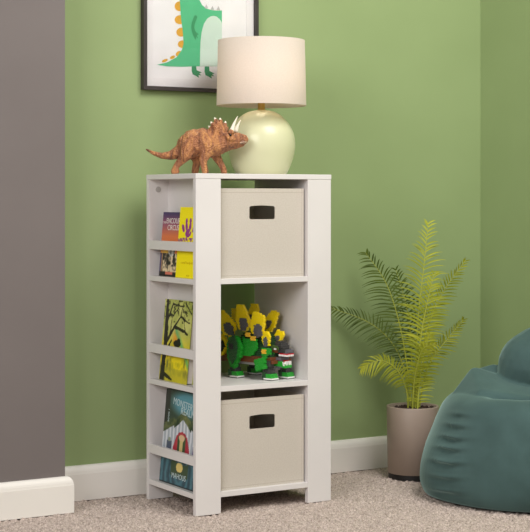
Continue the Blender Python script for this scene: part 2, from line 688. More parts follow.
# ------------------------------------------------------------------ picture frame
FY = YW - .002
pa, pb = at_y(140.8, 89.8, FY), at_y(258.5, 94, FY - .018)
fx0, fx1, fz0 = pa.x, pb.x, pa.z
fz1 = fz0 + (fx1 - fx0) * 1.36
art = thing('picture_frame', 'black framed green dinosaur print hanging behind the lamp', 'picture', ((fx0 + fx1) / 2, YW, fz0))
fw = .0115
bm = boxes(((fx0, FY - .02, fz0), (fx0 + fw, FY, fz1)), ((fx1 - fw, FY - .02, fz0), (fx1, FY, fz1)),
           ((fx0 + fw, FY - .02, fz0), (fx1 - fw, FY, fz0 + fw)), ((fx0 + fw, FY - .02, fz1 - fw), (fx1 - fw, FY, fz1)))
obj('frame', bm, M_FRAME, art)
MY = FY - .006
px0, px1, pz0, pz1 = fx0 + fw, fx1 - fw, fz0 + fw, fz1 - fw
mw = .026
bm = boxes(((px0, MY - .002, pz0), (px0 + mw, FY, pz1)), ((px1 - mw, MY - .002, pz0), (px1, FY, pz1)),
           ((px0 + mw, MY - .002, pz0), (px1 - mw, FY, pz0 + mw)), ((px0 + mw, MY - .002, pz1 - mw), (px1 - mw, FY, pz1)))
obj('mat_board', bm, M_MATBOARD, art)
pr = obj('print', boxes(((px0 + mw, MY, pz0 + mw), (px1 - mw, FY, pz1 - mw))), M_PAPER, art)


def zpt(a, b):            # zoomed trace -> pixel
    return (130 + a / 4.818, b / 4.818)


def flat(name, pts, m, lay):
    ps = [at_y(*zpt(a, b), MY - .0004 * lay) for a, b in pts]
    tri = tessellate_polygon([[Vector((p.x, p.z, 0)) for p in ps]])
    me = bpy.data.meshes.new(name)
    me.from_pydata([tuple(p) for p in ps], [], [tuple(t) for t in tri])
    return link(name, me, m, pr)


def smooth_poly(pts, n=5):
    q = pts[-2:] + pts + pts[:2]
    out = []
    for i in range(2, len(q) - 2):
        a, b, c, d = q[i - 1], q[i], q[i + 1], q[i + 2]
        for k in range(n):
            t = k / n
            out.append(tuple(0.5 * (2 * b[j] + (c[j] - a[j]) * t + (2 * a[j] - 5 * b[j] + 4 * c[j] - d[j]) * t * t
                                    + (3 * b[j] - a[j] - 3 * c[j] + d[j]) * t ** 3) for j in (0, 1)))
    return out


for (a, b, w, h, rot) in ((240, 30, 25, 24, 0), (242, 95, 27, 22, 0), (248, 155, 25, 22, .1), (254, 213, 24, 19, .2), (234, 258, 14, 17, .8),
                          (205, 276, 12, 16, 1.1), (168, 292, 12, 18, 1.2)):
    flat('spine_plate', [(a + w * cos(t) * cos(rot) - h * sin(t) * sin(rot) * .8, b + h * sin(t) * cos(rot) - w * cos(t) * sin(rot) * .0
                          + w * .5 * cos(t) * sin(rot)) for t in [2 * pi * i / 20 for i in range(20)]], M_ARTYEL, 1)
flat('body', [(228, -230), (232, -100), (240, 0), (245, 80), (255, 160), (258, 210), (250, 240), (225, 275), (180, 300), (130, 312), (180, 320),
              (250, 322), (338, 319), (443, 319), (443, 50), (415, 51), (395, 49), (370, 42), (348, 25), (335, 0), (330, -30), (443, -30), (443, -200),
              (400, -240), (300, -260)], M_ARTGREEN, 2)
flat('belly', [(337, 320), (338, 250), (340, 200), (345, 155), (356, 115), (372, 90), (388, 79), (402, 76), (418, 80), (432, 92), (443, 110), (443, 320)],
     M_ARTPALE, 3)
flat('arm', smooth_poly([(312, 74), (324, 80), (316, 105), (310, 130), (316, 152), (330, 165), (322, 170), (328, 185), (318, 178), (318, 192), (308, 178),
                         (298, 150), (296, 120), (304, 92)], 3), M_ARTDARK, 4)
for dx, dy in ((0, 0), (62, 4)):
    flat('foot', [(298 + dx, 319 + dy - 4), (319 + dx, 319 + dy - 4), (321 + dx, 338 + dy), (338 + dx, 346 + dy), (346 + dx, 350 + dy), (334 + dx, 353 + dy),
                  (344 + dx, 364 + dy), (330 + dx, 361 + dy), (332 + dx, 375 + dy), (318 + dx, 366 + dy), (302 + dx, 358 + dy), (297 + dx, 340 + dy)], M_ARTDARK, 1)
for a, b in ((368, 30), (397, 37), (426, 38)):
    flat('tooth', [(a - 9, b + 10), (a, b - 10), (a + 9, b + 11)], M_ARTGREY, 4)
flat('eye', [(380 + 12 * cos(t), -140 + 12 * sin(t)) for t in [2 * pi * i / 16 for i in range(16)]], M_FRAME, 4)
gl = obj('glass_pane', boxes(((px0, FY - .0125, pz0), (px1, FY - .011, pz1))), M_GLASS, art)

# ------------------------------------------------------------------ books
M_ART = attr_mat('printed_cover')


def hsh(a, b):
    return (sin(a * 127.1 + b * 311.7) * 43758.5453) % 1.0


def vnoise(x, y):
    xi, yi = math.floor(x), math.floor(y)
    fx, fy = x - xi, y - yi
    fx, fy = fx * fx * (3 - 2 * fx), fy * fy * (3 - 2 * fy)
    a, b, c, d = hsh(xi, yi), hsh(xi + 1, yi), hsh(xi, yi + 1), hsh(xi + 1, yi + 1)
    return a + (b - a) * fx + (c - a) * fy + (a - b - c + d) * fx * fy


def fbm(x, y):
    return .5 * vnoise(x, y) + .3 * vnoise(2.1 * x + 7, 2.1 * y + 3) + .2 * vnoise(4.3 * x + 1, 4.3 * y + 9)


def mixc(a, b, t):
    t = max(0, min(1, t))
    return tuple(p + (q - p) * t for p, q in zip(a, b))


def seg_d(p, a, b):
    vx, vy = b[0] - a[0], b[1] - a[1]
    t = max(0, min(1, ((p[0] - a[0]) * vx + (p[1] - a[1]) * vy) / (vx * vx + vy * vy + 1e-9)))
    return sqrt((p[0] - a[0] - t * vx) ** 2 + (p[1] - a[1] - t * vy) ** 2), t


def make_book(label, xb, yl, w, h, z, lean, th, paint, spinec, nu=60):
    """cover faces -x; u runs from the far edge (yl) towards the room, v up"""
    t = thing('book', label, 'book', (xb, yl, z), 'books on the side ledges')
    t.rotation_euler = (0, lean, 0)
    mw = parent_world(t)
    cmat = mat('cover_' + str(spinec), spinec, 0.5)

    def put(o):
        o.matrix_parent_inverse = Matrix.Identity(4)
        return o
    cov = .0016
    bm = boxes(((0.0002, -w, 0), (cov, 0, h)), ((th - cov, -w, 0), (th, 0, h)), ((cov, -cov, 0), (th - cov, 0, h)))
    put(obj('cover', bm, cmat, t))
    put(obj('page_block', boxes(((cov, -w + .003, .003), (th - cov, -cov, h - .003))), M_PAGES, t))
    nv = int(nu * h / w)
    me = bpy.data.meshes.new('cover_art')
    vs, fs = [], []
    for j in range(nv + 1):
        for i in range(nu + 1):
            vs.append((0, -w * i / nu, h * j / nv))
    for j in range(nv):
        for i in range(nu):
            a = j * (nu + 1) + i
            fs.append((a, a + 1, a + nu + 2, a + nu + 1))
    me.from_pydata(vs, [], fs)
    ca = me.color_attributes.new('art', 'FLOAT_COLOR', 'POINT')
    for j in range(nv + 1):
        for i in range(nu + 1):
            c = lin(tuple(max(0, min(255, k)) for k in paint(i / nu, j / nv)))
            ca.data[j * (nu + 1) + i].color = (*c, 1)
    put(link('cover_art', me, M_ART, t))
    return t, put


def title(t, put, s, size, m, u, v, w, h, xs=1.0, rot=0.0, name='title'):
    # text lies in the y-z plane, reading towards -y, facing -x
    base = Matrix(((0, 0, -1, -.0003), (-1, 0, 0, -u * w), (0, 1, 0, v * h), (0, 0, 0, 1)))
    o = text_mesh(s, size, m, name, t, base @ Matrix.Rotation(rot, 4, 'Z'), xs=xs)
    put(o)
    return o


M_TITLE = mat('title_white', (240, 232, 226), 0.5)
M_TITLEB = mat('title_pale_blue', (196, 214, 216), 0.5)
M_YELLINE = mat('title_amber', (214, 190, 20), 0.5)


def art_circus(u, v):
    c = mixc((250, 200, 70), (226, 122, 70), (v - .36) / .2)
    c = mixc(c, (150, 80, 110), (v - .62) / .2)
    c = mixc(c, (64, 44, 96), (v - .84) / .14)
    if v < .42:
        c = mixc((250, 206, 90), (226, 120, 70), abs(u - .3) * 1.6)
        if v < .36:
            c = mixc(c, (70, 62, 110), (.16 - u) * 9)
            n = fbm(u * 9, v * 14)
            if u > .14:
                c = mixc((34, 28, 30), (230, 206, 170), (n - .38) * 4)
        if v < .07:
            c = mixc((30, 24, 30), (220, 120, 100), 1 if .35 < u < .75 and v > .03 else 0)
    d = ((u - .62) / .2) ** 2 + ((v - .43) / .12) ** 2
    if d < 1:
        c = mixc((70, 70, 74), (226, 222, 216), (fbm(u * 12, v * 20) - .3) * 2.6)
    return c


def art_tree(u, v):
    n = fbm(u * 5, v * 7)
    c = mixc((205, 205, 120), (150, 160, 70), (n - .3) * 2)
    if v < .62:
        c = mixc(c, (236, 214, 40), (.62 - v) * 4)
    d = sqrt((u - .5) ** 2 + ((v - .53) * 1.3) ** 2)
    c = mixc((240, 150, 40), c, d * 6)
    k = abs((u - .5) * .8 + (v - .62))
    if u > .45:
        c = mixc((70, 180, 130), c, k * 9 + .25)
    if v < .42:
        g = fbm(u * 7 + 3, v * 9)
        c = mixc(c, (120, 122, 40), (g - .5) * 4)
        if .4 < u < .85 and v < .38:
            c = mixc(c, (244, 226, 20), .6)
    if v < .16:
        c = mixc(c, (170, 164, 60), .5)
    # trunk and branches
    br = [((.1, 0), (.13, .5), .085), ((.13, .5), (.1, 1), .07), ((.13, .45), (.42, .68), .035), ((.42, .68), (.9, .6), .022), ((.12, .7), (.3, .95), .025),
          ((.42, .68), (.6, .8), .018), ((.6, .8), (.95, .74), .014), ((.6, .8), (.68, .98), .014), ((.3, .95), (.7, .93), .014), ((.14, .34), (.34, .5), .025),
          ((.8, .6), (.72, .82), .012), ((.28, .6), (.3, .8), .016), ((.75, .98), (.95, .86), .02), ((.25, .3), (.3, .46), .014), ((.1, .1), (.45, .03), .03),
          ((.36, .82), (.5, .9), .012), ((.2, .82), (.36, .8), .014)]
    wob = .02 * (vnoise(u * 14, v * 20) - .5)
    for a, b, wd in br:
        dd, tt = seg_d((u + wob, v + wob), a, b)
        if dd < wd * (1 - .35 * tt):
            return (34, 30, 20)
    if v > .72 and fbm(u * 16, v * 22) > .6:
        return (56, 54, 28)
    # the bird on its twig
    if ((u - .55) / .13) ** 2 + ((v - .47) / .045) ** 2 < 1 or ((u - .6) / .06) ** 2 + ((v - .51) / .028) ** 2 < 1:
        return (22, 18, 14)
    dd, tt = seg_d((u, v), (.62, .42), (.68, .36))
    if dd < .016:
        return (96, 50, 20)
    return c


def art_realm(u, v):
    if v > .30:
        v -= .075 * min(1, (v - .30) / .1)
    n = fbm(u * 8, v * 11)
    c = mixc((24, 36, 36), (56, 70, 56), n)
    d = sqrt(((u - .58) / .5) ** 2 + ((v - .80) / .17) ** 2)
    if v > .55:
        c = mixc((92, 150, 166), mixc((40, 60, 60), (70, 84, 58), n), (d - .55) * 2.2)
        if v > .93 or u < .13:
            c = mixc(c, (40, 38, 32), .7)
    peak = .63 - .5 * abs(u - .5) * (1.0 if abs(u - .5) < .22 else .7) + .02 * (n - .5)
    if .28 < v < peak:
        s = .5 + .5 * sin(u * 70 + 2 * n)
        c = mixc((164, 172, 184), (224, 226, 232), s)
    elif .55 < v + .0 < peak + .09 or (v >= peak and v < peak + .07):
        c = mixc((40, 58, 40), (138, 138, 84), (n - .35) * 2)
    # red haired figure
    hw = .11 + .12 * max(0, (.5 - v) / .2)
    if .29 < v < .5 and abs(u - .5) < hw and ((v < .46) or ((u - .5) / .11) ** 2 + ((v - .46) / .04) ** 2 < 1):
        c = mixc((150, 30, 50), (206, 66, 82), fbm(u * 30, v * 10))
        if abs(u - .5) < .1 and v < .45:
            c = (60, 84, 54)
    if ((u - .5) / .075) ** 2 + ((v - .435) / .038) ** 2 < 1:
        c = (222, 190, 150)
    if abs(u - .5) < .04 and .31 < v < .41:
        c = (214, 190, 130)
    for cx_, cc in ((.18, (84, 92, 112)), (.86, (108, 92, 132))):
        if abs(u - cx_) < .06 + .06 * (.4 - v) and .27 < v < .385:
            c = cc
        if ((u - cx_) / .04) ** 2 + ((v - .395) / .022) ** 2 < 1:
            c = (150, 158, 140)
    if v < .27:
        sw = .5 + .5 * sin(18 * sqrt((u - .5) ** 2 + (v - .12) ** 2) * 3 + 4 * n)
        c = mixc((28, 62, 76), (84, 136, 150), sw * .75)
        if abs(u - .5) < .22 and v > .1 and n > .45:
            c = (52, 74, 44)
        if ((u - .5) / .085) ** 2 + ((v - .2) / .05) ** 2 < 1:
            c = (226, 202, 120)
    if u > .965 or v < .012:
        c = (22, 34, 40)
    return c


PURPLE = (150, 50, 140)


def art_hand(u, v):
    c = (255, 238, 4)
    n = fbm(u * 22, v * 34)
    # hand print: palm and fingers
    def blob(cu_, cv_, a, b, th):
        du, dv = (u - cu_) * .118, (v - cv_) * .2
        p, q = du * cos(th) + dv * sin(th), -du * sin(th) + dv * cos(th)
        return (p / a) ** 2 + (q / b) ** 2 < 1
    if n > .22:
        if blob(.44, .634, .016, .012, .3):
            return PURPLE if n > .3 else c
        for (a, b, th) in ((.20, .70, .45), (.345, .725, .15), (.51, .728, -.1), (.68, .70, -.5)):
            if blob(a, b, .0066, .0125, th):
                return PURPLE
        for (a, b) in ((.33, .80), (.51, .805)):
            if blob(a, b, .0058, .0085, 0):
                return PURPLE
        if blob(.4, .525, .055, .009, 0) and n > .45:
            return PURPLE
    return c


xb = XC + .0145
# circus book behind, yellow book overlapping it, then the tree book and the realm book on the ledges below
yy, y1_ = at_x(175.3, xb), at_x(158.8, xb + .004)
w1 = y1_ - yy - .0008
t, put = make_book('purple and orange storybook on the top side ledge, beside the yellow handprint book', xb + .004, y1_, w1, .1865, Z3 + .0004, .085, .011, art_circus,
                   (70, 50, 96), 70)
title(t, put, 'ENCOUR', .0225, M_TITLE, .60, .86, w1, .1865, .92)
title(t, put, 'CIRCUS', .0225, M_TITLE, .62, .755, w1, .1865, .92)
title(t, put, 'THE', .0100, M_TITLE, .11, .835, w1, .1865, .9)
wy = yy - (YC + T) - .001
t, put = make_book('bright yellow book with a purple handprint cover on the top side ledge', xb, yy, wy, .2015, Z3 + .0004, .085, .011, art_hand, (250, 228, 8), 90)
title(t, put, 'a small handprint', .0105, M_YELLINE, .48, .215, wy, .2015)
title(t, put, 'story', .009, M_YELLINE, .56, .04, wy, .2015)
y3 = at_x(158.8, xb)
make_book('thick yellow book with a black tree and bird cover on the middle side ledge', xb, y3, y3 - at_x(186.4, xb), .2345, Z2 + .0004, .095, .0215, art_tree, (170, 176, 60), 80)
y4 = at_x(159.1, xb)
w4 = y4 - (YC + T) - .002
t, put = make_book('dark teal fantasy book with a red haired figure on the lowest side ledge', xb, y4, w4, .2685, Z1 + .0004, .095, .02, art_realm, (28, 44, 44), 100)
title(t, put, 'MONSTER', .0275, M_TITLEB, .46, .865, w4, .2685, .95, -.08)
title(t, put, 'REALM', .0275, M_TITLEB, .60, .785, w4, .2685, 1.0, -.06)
title(t, put, 'MAHOUS', .0220, M_TITLEB, .5, .10, w4, .2685, .95, name='author_line')
title(t, put, 'BOOK 1', .0105, M_TITLEB, .115, .72, w4, .2685, 1.0, pi / 2, name='side_line')

# ------------------------------------------------------------------ toy triceratops
DY = 4.462
tk = DY / F


def dp(u, v, off=0.0):
    """on the toy's mid plane, pushed off towards (-) or away from (+) the camera"""
    p = at_depth(u, v, DY)
    return p + Vector((ST, CT, 0)) * off


def dr(px):
    return px * tk


dbase = dp(198, 0)
dbase.z = H
dino = thing('toy_triceratops', 'orange brown toy triceratops walking on the tower top beside the lamp', 'toy dinosaur', dbase)
bm = bmesh.new()
chain(bm, [(dp(188.5, 145.5), dr(12.3)), (dp(194, 143), dr(14.2)), (dp(203, 142.3), dr(14.8)), (dp(211, 145), dr(12.8)), (dp(218, 145), dr(10.4)), (dp(225, 141.8), dr(10.2)),
           (dp(231, 140.2), dr(8.9)), (dp(237.5, 140), dr(6.7)), (dp(243.2, 140), dr(4.9))])
chain(bm, [(dp(238, 136.5), dr(4.2)), (dp(244.6, 137.6), dr(3.0)), (dp(247.0, 139.6), dr(1.7)), (dp(246.4, 142), dr(.9))])
chain(bm, [(dp(226, 144.5), dr(6)), (dp(235, 146), dr(3.4)), (dp(242.6, 144.6), dr(2))])
chain(bm, [(dp(188, 147.5), dr(11)), (dp(179.5, 152), dr(7)), (dp(171, 155.4), dr(4.7)), (dp(162, 155.8), dr(3.2)), (dp(154, 153.4), dr(2.1)), (dp(146.6, 149.6), dr(1.0))])
nz = H + .0006


def foot(u, off, r=3.6):
    p = dp(u, 172, off)
    p.z = nz + dr(r) * .7
    return p


O = .022
# hind near, hind far, fore near, fore far
p = foot(174.5, -O * .8)
chain(bm, [(dp(189, 147, -O * .8), dr(9.4)), (dp(186.5, 154, -O), dr(7.2)), (dp(182, 160.4, -O * .95), dr(4.4)), (dp(177.2, 165.6, -O * .85), dr(3.2)), (p, dr(3.4))])
ball(bm, p + (dp(177.5, 0) - dp(174.5, 0)), dr(2.6))
p = foot(194.6, O)
chain(bm, [(dp(188, 149, O * .6), dr(9)), (dp(195.5, 156, O), dr(5.6)), (dp(196.5, 162, O), dr(4.2)), (p, dr(3.6))])
p = foot(205.6, -O)
chain(bm, [(dp(209.5, 146, -O * .75), dr(8.8)), (dp(206, 154.5, -O), dr(5.8)), (dp(203.4, 160, -O), dr(4.3)), (dp(204.2, 166, -O), dr(3.5)), (p, dr(3.6))])
p = foot(224, O)
chain(bm, [(dp(213, 148, O * .5), dr(7.6)), (dp(216, 156, O), dr(5)), (dp(219.5, 162, O), dr(3.7)), (dp(222.4, 167, O), dr(3.2)), (p, dr(3.3))])
# frill
spk = [(211.2, 128.2, -.012), (213.0, 124.6, -.02), (216.0, 120.8, -.013), (220.4, 121.2, .0), (224.8, 124.2, .012), (226.5, 128, .02)]
for (u, v, o) in spk:
    chain(bm, [(dp(222.5, 136, 0), dr(4.4)), (dp((u * 1.3 + 222.5) / 2.3, (v * 1.3 + 136) / 2.3, o * .6), dr(3.6)), (dp(u, v, o), dr(2.3))])
for (a, b) in zip(spk, spk[1:]):
    chain(bm, [(dp(a[0] * .8 + 222 * .2, a[1] * .8 + 134 * .2, a[2] * .8), dr(1.9)), (dp(b[0] * .8 + 222 * .2, b[1] * .8 + 134 * .2, b[2] * .8), dr(1.9))])
chain(bm, [(dp(214, 131, -.012), dr(3)), (dp(217, 140, -.02), dr(3.4)), (dp(222, 144, -.02), dr(3))])
# brow and cheek
ball(bm, dp(231.2, 132.4, -.018), dr(3.0))
chain(bm, [(dp(226, 135, -.024), dr(2.2)), (dp(229, 139, -.027), dr(2.4)), (dp(235, 140, -.019), dr(2.0))])
ball(bm, dp(233, 133.8, .012), dr(3.2))
body = fused('body', bm, M_HIDE, dino, .0015, 4, .5)
for (b0, tip, off, tipoff) in (((231.6, 132.5), (237.8, 116.4), -.013, -.016), ((235.4, 132), (240.6, 119.6), .012, .016)):
    bm = bmesh.new()
    pts = []
    for i in range(7):
        f = i / 6
        u = b0[0] + (tip[0] - b0[0]) * (f + .25 * f * (f - 1) * 1.6)
        v = b0[1] + (tip[1] - b0[1]) * f
        pts.append(dp(u, v, off + (tipoff - off) * f))
    tube(bm, pts, [dr(2.7 * (1 - f / 6.3)) + .0003 for f in range(7)], 12)
    obj('horn', bm, M_IVORY, dino, smooth=True)
for (u, v, o) in spk[:5]:
    bm = bmesh.new()
    c = Vector((222.5, 136))
    d = (Vector((u, v)) - c).normalized()
    tube(bm, [dp(u - d.x, v - d.y, o * .95), dp(u + d.x * 1.4, v + d.y * 1.4, o), dp(u + d.x * 3.4, v + d.y * 3.4, o)], [dr(1.8), dr(1.5), dr(.4)], 10)
    obj('frill_spike', bm, M_IVORY, dino, smooth=True)
for s in (-1, 1):
    bm = bmesh.new()
    ball(bm, dp(230.4 if s < 0 else 231, 135.3, s * .0238), dr(1.5), 2)
    obj('eye', bm, M_EYE, dino, smooth=True)
bm = bmesh.new()
chain(bm, [(dp(240.6, 142.8, -.0125), dr(1.3)), (dp(243.6, 142.2, -.0105), dr(1.7)), (dp(246, 141.6, -.005), dr(1.2))], .5)
fused('mouth', bm, M_MOUTH, dino, .001, 2, .4)

# ------------------------------------------------------------------ brick stegosaurus
_ft = [at_depth(u, v, (HC - Z2) * F / (v - HY)) for u, v in ((236, 377.4), (270, 380.1), (286.2, 378.4), (255, 374.4))]
SO = sum(_ft, Vector()) / 4
SO.z = Z2
FW, NL = Vector((.28, -.96, 0)).normalized(), Vector((-.96, -.28, 0)).normalized()
steg = thing('brick_stegosaurus', 'green and yellow brick built stegosaurus in the middle cubby', 'toy dinosaur', SO)
G = .0042


def sp(s, l, z):
    return SO + FW * s + NL * l + Vector((0, 0, z))


def px_to_s(u, v, l):
    """forward distance and height of the pixel on the lengthwise plane at lateral offset l"""
    t = (u - CX) / F
    b = SO + NL * l
    # X = t*Y along b + FW*s
    Xb, Yb = b.x * CT - b.y * ST, b.x * ST + b.y * CT
    Xf, Yf = FW.x * CT - FW.y * ST, FW.x * ST + FW.y * CT
    s = (t * Yb - Xb) / (Xf - t * Yf)
    Y = Yb + Yf * s
    return s, HC - (v - HY) * Y / F - Z2


def inside(p, poly):
    r = False
    n = len(poly)
    for i in range(n):
        a, b = poly[i], poly[i - 1]
        if (a[1] > p[1]) != (b[1] > p[1]) and p[0] < (b[0] - a[0]) * (p[1] - a[1]) / (b[1] - a[1] + 1e-12) + a[0]:
            r = not r
    return r


def lbox(bm, s0, s1, l0, l1, z0, z1, shear=0.0, zb=0.0):
    vs = []
    for z in (z0, z1):
        k = shear * (z - zb)
        for s, l in ((s0, l0), (s1, l0), (s1, l1), (s0, l1)):
            vs.append(bm.verts.new(sp(s, l + k, z)))
    for f in ((0, 3, 2, 1), (4, 5, 6, 7), (0, 1, 5, 4), (1, 2, 6, 5), (2, 3, 7, 6), (3, 0, 4, 7)):
        bm.faces.new([vs[i] for i in f])


def brick_slab(name, pxpoly, l, th, m, shear=0.0, parent=None, zb=None, g=G):
    """outline in the photo -> stepped slab of small bricks standing at lateral offset l"""
    poly = []
    zb_ = zb
    if zb_ is None:
        zb_ = min(px_to_s(u, v, l)[1] for u, v in pxpoly)
    for u, v in pxpoly:
        ll = l
        for it in range(5):
            s, z = px_to_s(u, v, ll)
            ll = l + shear * (z - zb_)
        poly.append((s, z))
    bm = bmesh.new()
    s0, s1 = min(p[0] for p in poly), max(p[0] for p in poly)
    z0, z1 = min(p[1] for p in poly), max(p[1] for p in poly)
    gap = .00025
    j = 0
    n = 0
    z = z0
    while z < z1:
        s = s0 - (g / 2 if j % 2 else 0)
        while s < s1:
            if inside((s + g / 2, z + g / 2), poly):
                e = .0007 * hsh(s * 900, z * 700)
                lbox(bm, s + gap, s + g - gap * .2, l - th / 2, l + th / 2 + e, z + gap, z + g - gap * .2, shear, zb_)
                n += 1
            s += g
        z += g
        j += 1
    if n == 0:
        bm.free()
        return None
    return obj(name, bm, m, parent or steg)


def stepped(name, m, rows, parent=None):
    """rows of brick courses (s0,s1,l0,l1,z0,z1)"""
    bm = bmesh.new()
    for r in rows:
        lbox(bm, *r)
    return obj(name, bm, m, parent or steg, bevel=0.0004, seg=1)


# trunk: arched stack of courses, narrower to the top
rows = []
for k in range(15):
    z0 = .054 + k * .0054
    f = k / 14
    hl = .040 * sqrt(max(.06, 1 - (f * .93) ** 2))
    a = -.105 + .055 * f ** 1.5
    b = .072 - .045 * f ** 1.6
    rows.append((a, b, -hl, hl, z0, z0 + .0052))
stepped('trunk', M_BRICKDKGREEN, rows)
stepped('brown_band', M_BRICKBROWN, [(-.090, .080, -.0425, .0425, .048, .058), (-.07, .074, -.0432, .0432, .058, .067)])
stepped('belly', M_BRICKLTGREY, [(-.08, .06, -.036, .036, .040, .0485)])
# tail going back into the cubby
rows = []
for k in range(5):
    rows.append((-.105 - .016 * (k + 1), -.105 - .016 * k, -.026 + .004 * k, .026 - .004 * k, .045 - .002 * k, .085 - .011 * k))
stepped('tail', M_BRICKBROWN, rows)
# body patches on the near flank
brick_slab('flank_patch', [(243, 337.5), (257, 340), (257.5, 350), (254, 352.5), (254, 355.5), (243.5, 355.5)], .0435, .006, M_BRICKGREEN)
brick_slab('flank_patch', [(262, 348), (271, 348), (271, 355), (267, 355), (267, 358.5), (262.5, 357)], .0455, .006, M_BRICKGREEN)
for (u, v) in ((248, 334.6), (253.2, 338.4), (264.2, 351.6)):
    brick_slab('yellow_tile', [(u - 2, v - 2), (u + 2, v - 2), (u + 2, v + 2), (u - 2, v + 2)], .049, .005, M_BRICKORANGE, g=.0042)
# thigh shield
thg = brick_slab('thigh', [(228, 343), (231, 337), (236, 335), (240, 340), (242, 348), (241, 357), (237.5, 363), (235.5, 368.5), (231.5, 366), (228.6, 357)], .056, .012, M_BRICKGREEN)
brick_slab('thigh_panel', [(228, 343), (231, 337), (234, 335.5), (236.5, 341), (237.6, 349), (236, 358), (232.5, 364), (229.6, 359)], .0635, .005, M_BRICKMID, parent=thg)
brick_slab('thigh_stud', [(230, 344), (233, 344), (233, 349), (230, 349)], .067, .004, M_BRICKDKGREY, parent=thg)

# legs with green shoes and white soles
for nm, (u, v, l) in {'a': (236, 377.4, 0), 'b': (270, 380.1, 0), 'c': (286.2, 378.4, 0), 'd': (255, 374.4, 0)}.items():
    t_ = (u - CX) / F
    Y = (HC - Z2) * F / (v - HY)
    X = t_ * Y
    w = Vector((X * CT + Y * ST, Y * CT - X * ST, Z2)) - SO
    s, l = w.dot(FW), w.dot(NL)
    fr = nm in 'bc'
    leg = stepped('leg', M_BRICKDKGREY, [(s - .014, s + .010, l - .012, l + .012, .019, .030), (s - .016, s + .006, l - .010, l + .010, .030, .040),
                                         (s - .018, s + .004, l - .010, l + .010, .040, .046 if fr else .056)])
    stepped('shoe', M_BRICKGREEN, [(s - .004, s + .019, l - .0145, l + .0145, .0065, .0125), (s - .004, s + .016, l - .0145, l + .0145, .0125, .019)], leg)
    stepped('heel', M_BRICKDKGREEN, [(s - .019, s - .004, l - .0145, l + .0145, .0065, .024)], leg)
    stepped('sole', M_BRICKWHITE, [(s - .012, s + .0205, l - .0155, l + .0155, .0024, .0065)], leg)
    stepped('sole_pad', M_BRICKBLACK, [(s - .018, s + .019, l - .015, l + .015, .0002, .0024)], leg)
arm = brick_slab('upper_arm', [(255.2, 360), (264.5, 357.5), (266.5, 368), (257.5, 371)], .052, .014, M_BRICKGREEN)
stepped('shoulder', M_BRICKDKGREY, [(.052, .075, .030, .048, .040, .058)])
stepped('neck', M_BRICKGREY, [(.07, .094, -.016, .016, .036, .058), (.066, .09, -.02, .02, .058, .066)])


# back plates: (outline, grey inset, lateral, outward lean)
def plate(out, inn, l, shear, th=.0085):
    pl = brick_slab('back_plate', out, l, th, M_BRICKYEL, shear)
    if inn:
        zb = min(px_to_s(u, v, l)[1] for u, v in out)
        brick_slab('plate_inset', inn, l + th / 2 + .0012, .004, M_BRICKGREY, shear, parent=pl, zb=zb)
    return pl


plate([(219.5, 309.5), (222.5, 309.8), (236, 324), (235.5, 329.5), (232, 337), (225, 334.5), (218.5, 326)], [(224, 324.5), (228.4, 322), (233, 326.5), (234, 335), (228.5, 335), (224.6, 331)], .034, .25)
plate([(237.6, 305), (244, 305.3), (250.5, 321.5), (249.8, 326), (246.5, 331.5), (239.5, 329.5), (236.6, 319)], [(239.2, 319.6), (241, 318), (246, 318.4), (247.8, 325), (246, 331), (241, 330.5)], .034, .22)
plate([(232.2, 309), (238.6, 307.5), (240, 318), (236, 321), (232.4, 317.5)], None, -.004, .05)
plate([(253.6, 312.2), (258, 312.2), (264.4, 316), (264.8, 325), (262.5, 334.5), (256, 337), (251.6, 331), (251.4, 321)], [(254.2, 325.6), (258, 323.6), (261.6, 326), (262, 336), (257, 338), (254, 334.5)], .034, .18)
plate([(252.2, 303.2), (257.6, 303.4), (258.8, 312), (257.5, 322), (251, 322), (248.2, 315.5)], [(249.8, 314.4), (254.4, 313.8), (253.6, 321), (250.5, 321.5)], -.022, -.15)
plate([(273, 310), (278.8, 312.4), (274.6, 327.5), (269.6, 333.4), (265.6, 330), (264.6, 320)], [(266.6, 321), (271.8, 320.6), (270, 326.5), (267, 329)], -.028, -.25)
plate([(263.4, 331), (267.6, 331.2), (270, 335.5), (269.4, 346), (265.8, 347), (262.6, 340)], [(263.2, 338.5), (266, 336.6), (267.8, 340), (267.2, 346.5), (264, 346.5)], .03, .1)
plate([(278.4, 330), (284.4, 332.2), (282.4, 339.6), (279.4, 342.6), (273.6, 340.5), (273.8, 336.5)], [(274.4, 337), (278.4, 335.2), (280, 338.5), (277.6, 341.5), (274.4, 341)], -.02, -.2)
tp = brick_slab('tail_plate', [(219, 333), (223, 334.2), (227.4, 341), (227, 347), (224.5, 354), (219, 356)], .03, .01, M_BRICKYEL)
brick_slab('plate_inset', [(219.5, 341), (222.5, 340), (225, 346), (222.5, 351.5), (219.5, 351)], .037, .005, M_BRICKBLACK, parent=tp)

# head: forward of the front feet, low, mouth open; eye ridges, snout, teeth
HS, HZ = .080, .014


def hstep(name, m, rows, parent=None):
    return stepped(name, m, [(a, b, c, d, e + HZ, f + HZ) for a, b, c, d, e, f in rows], parent)



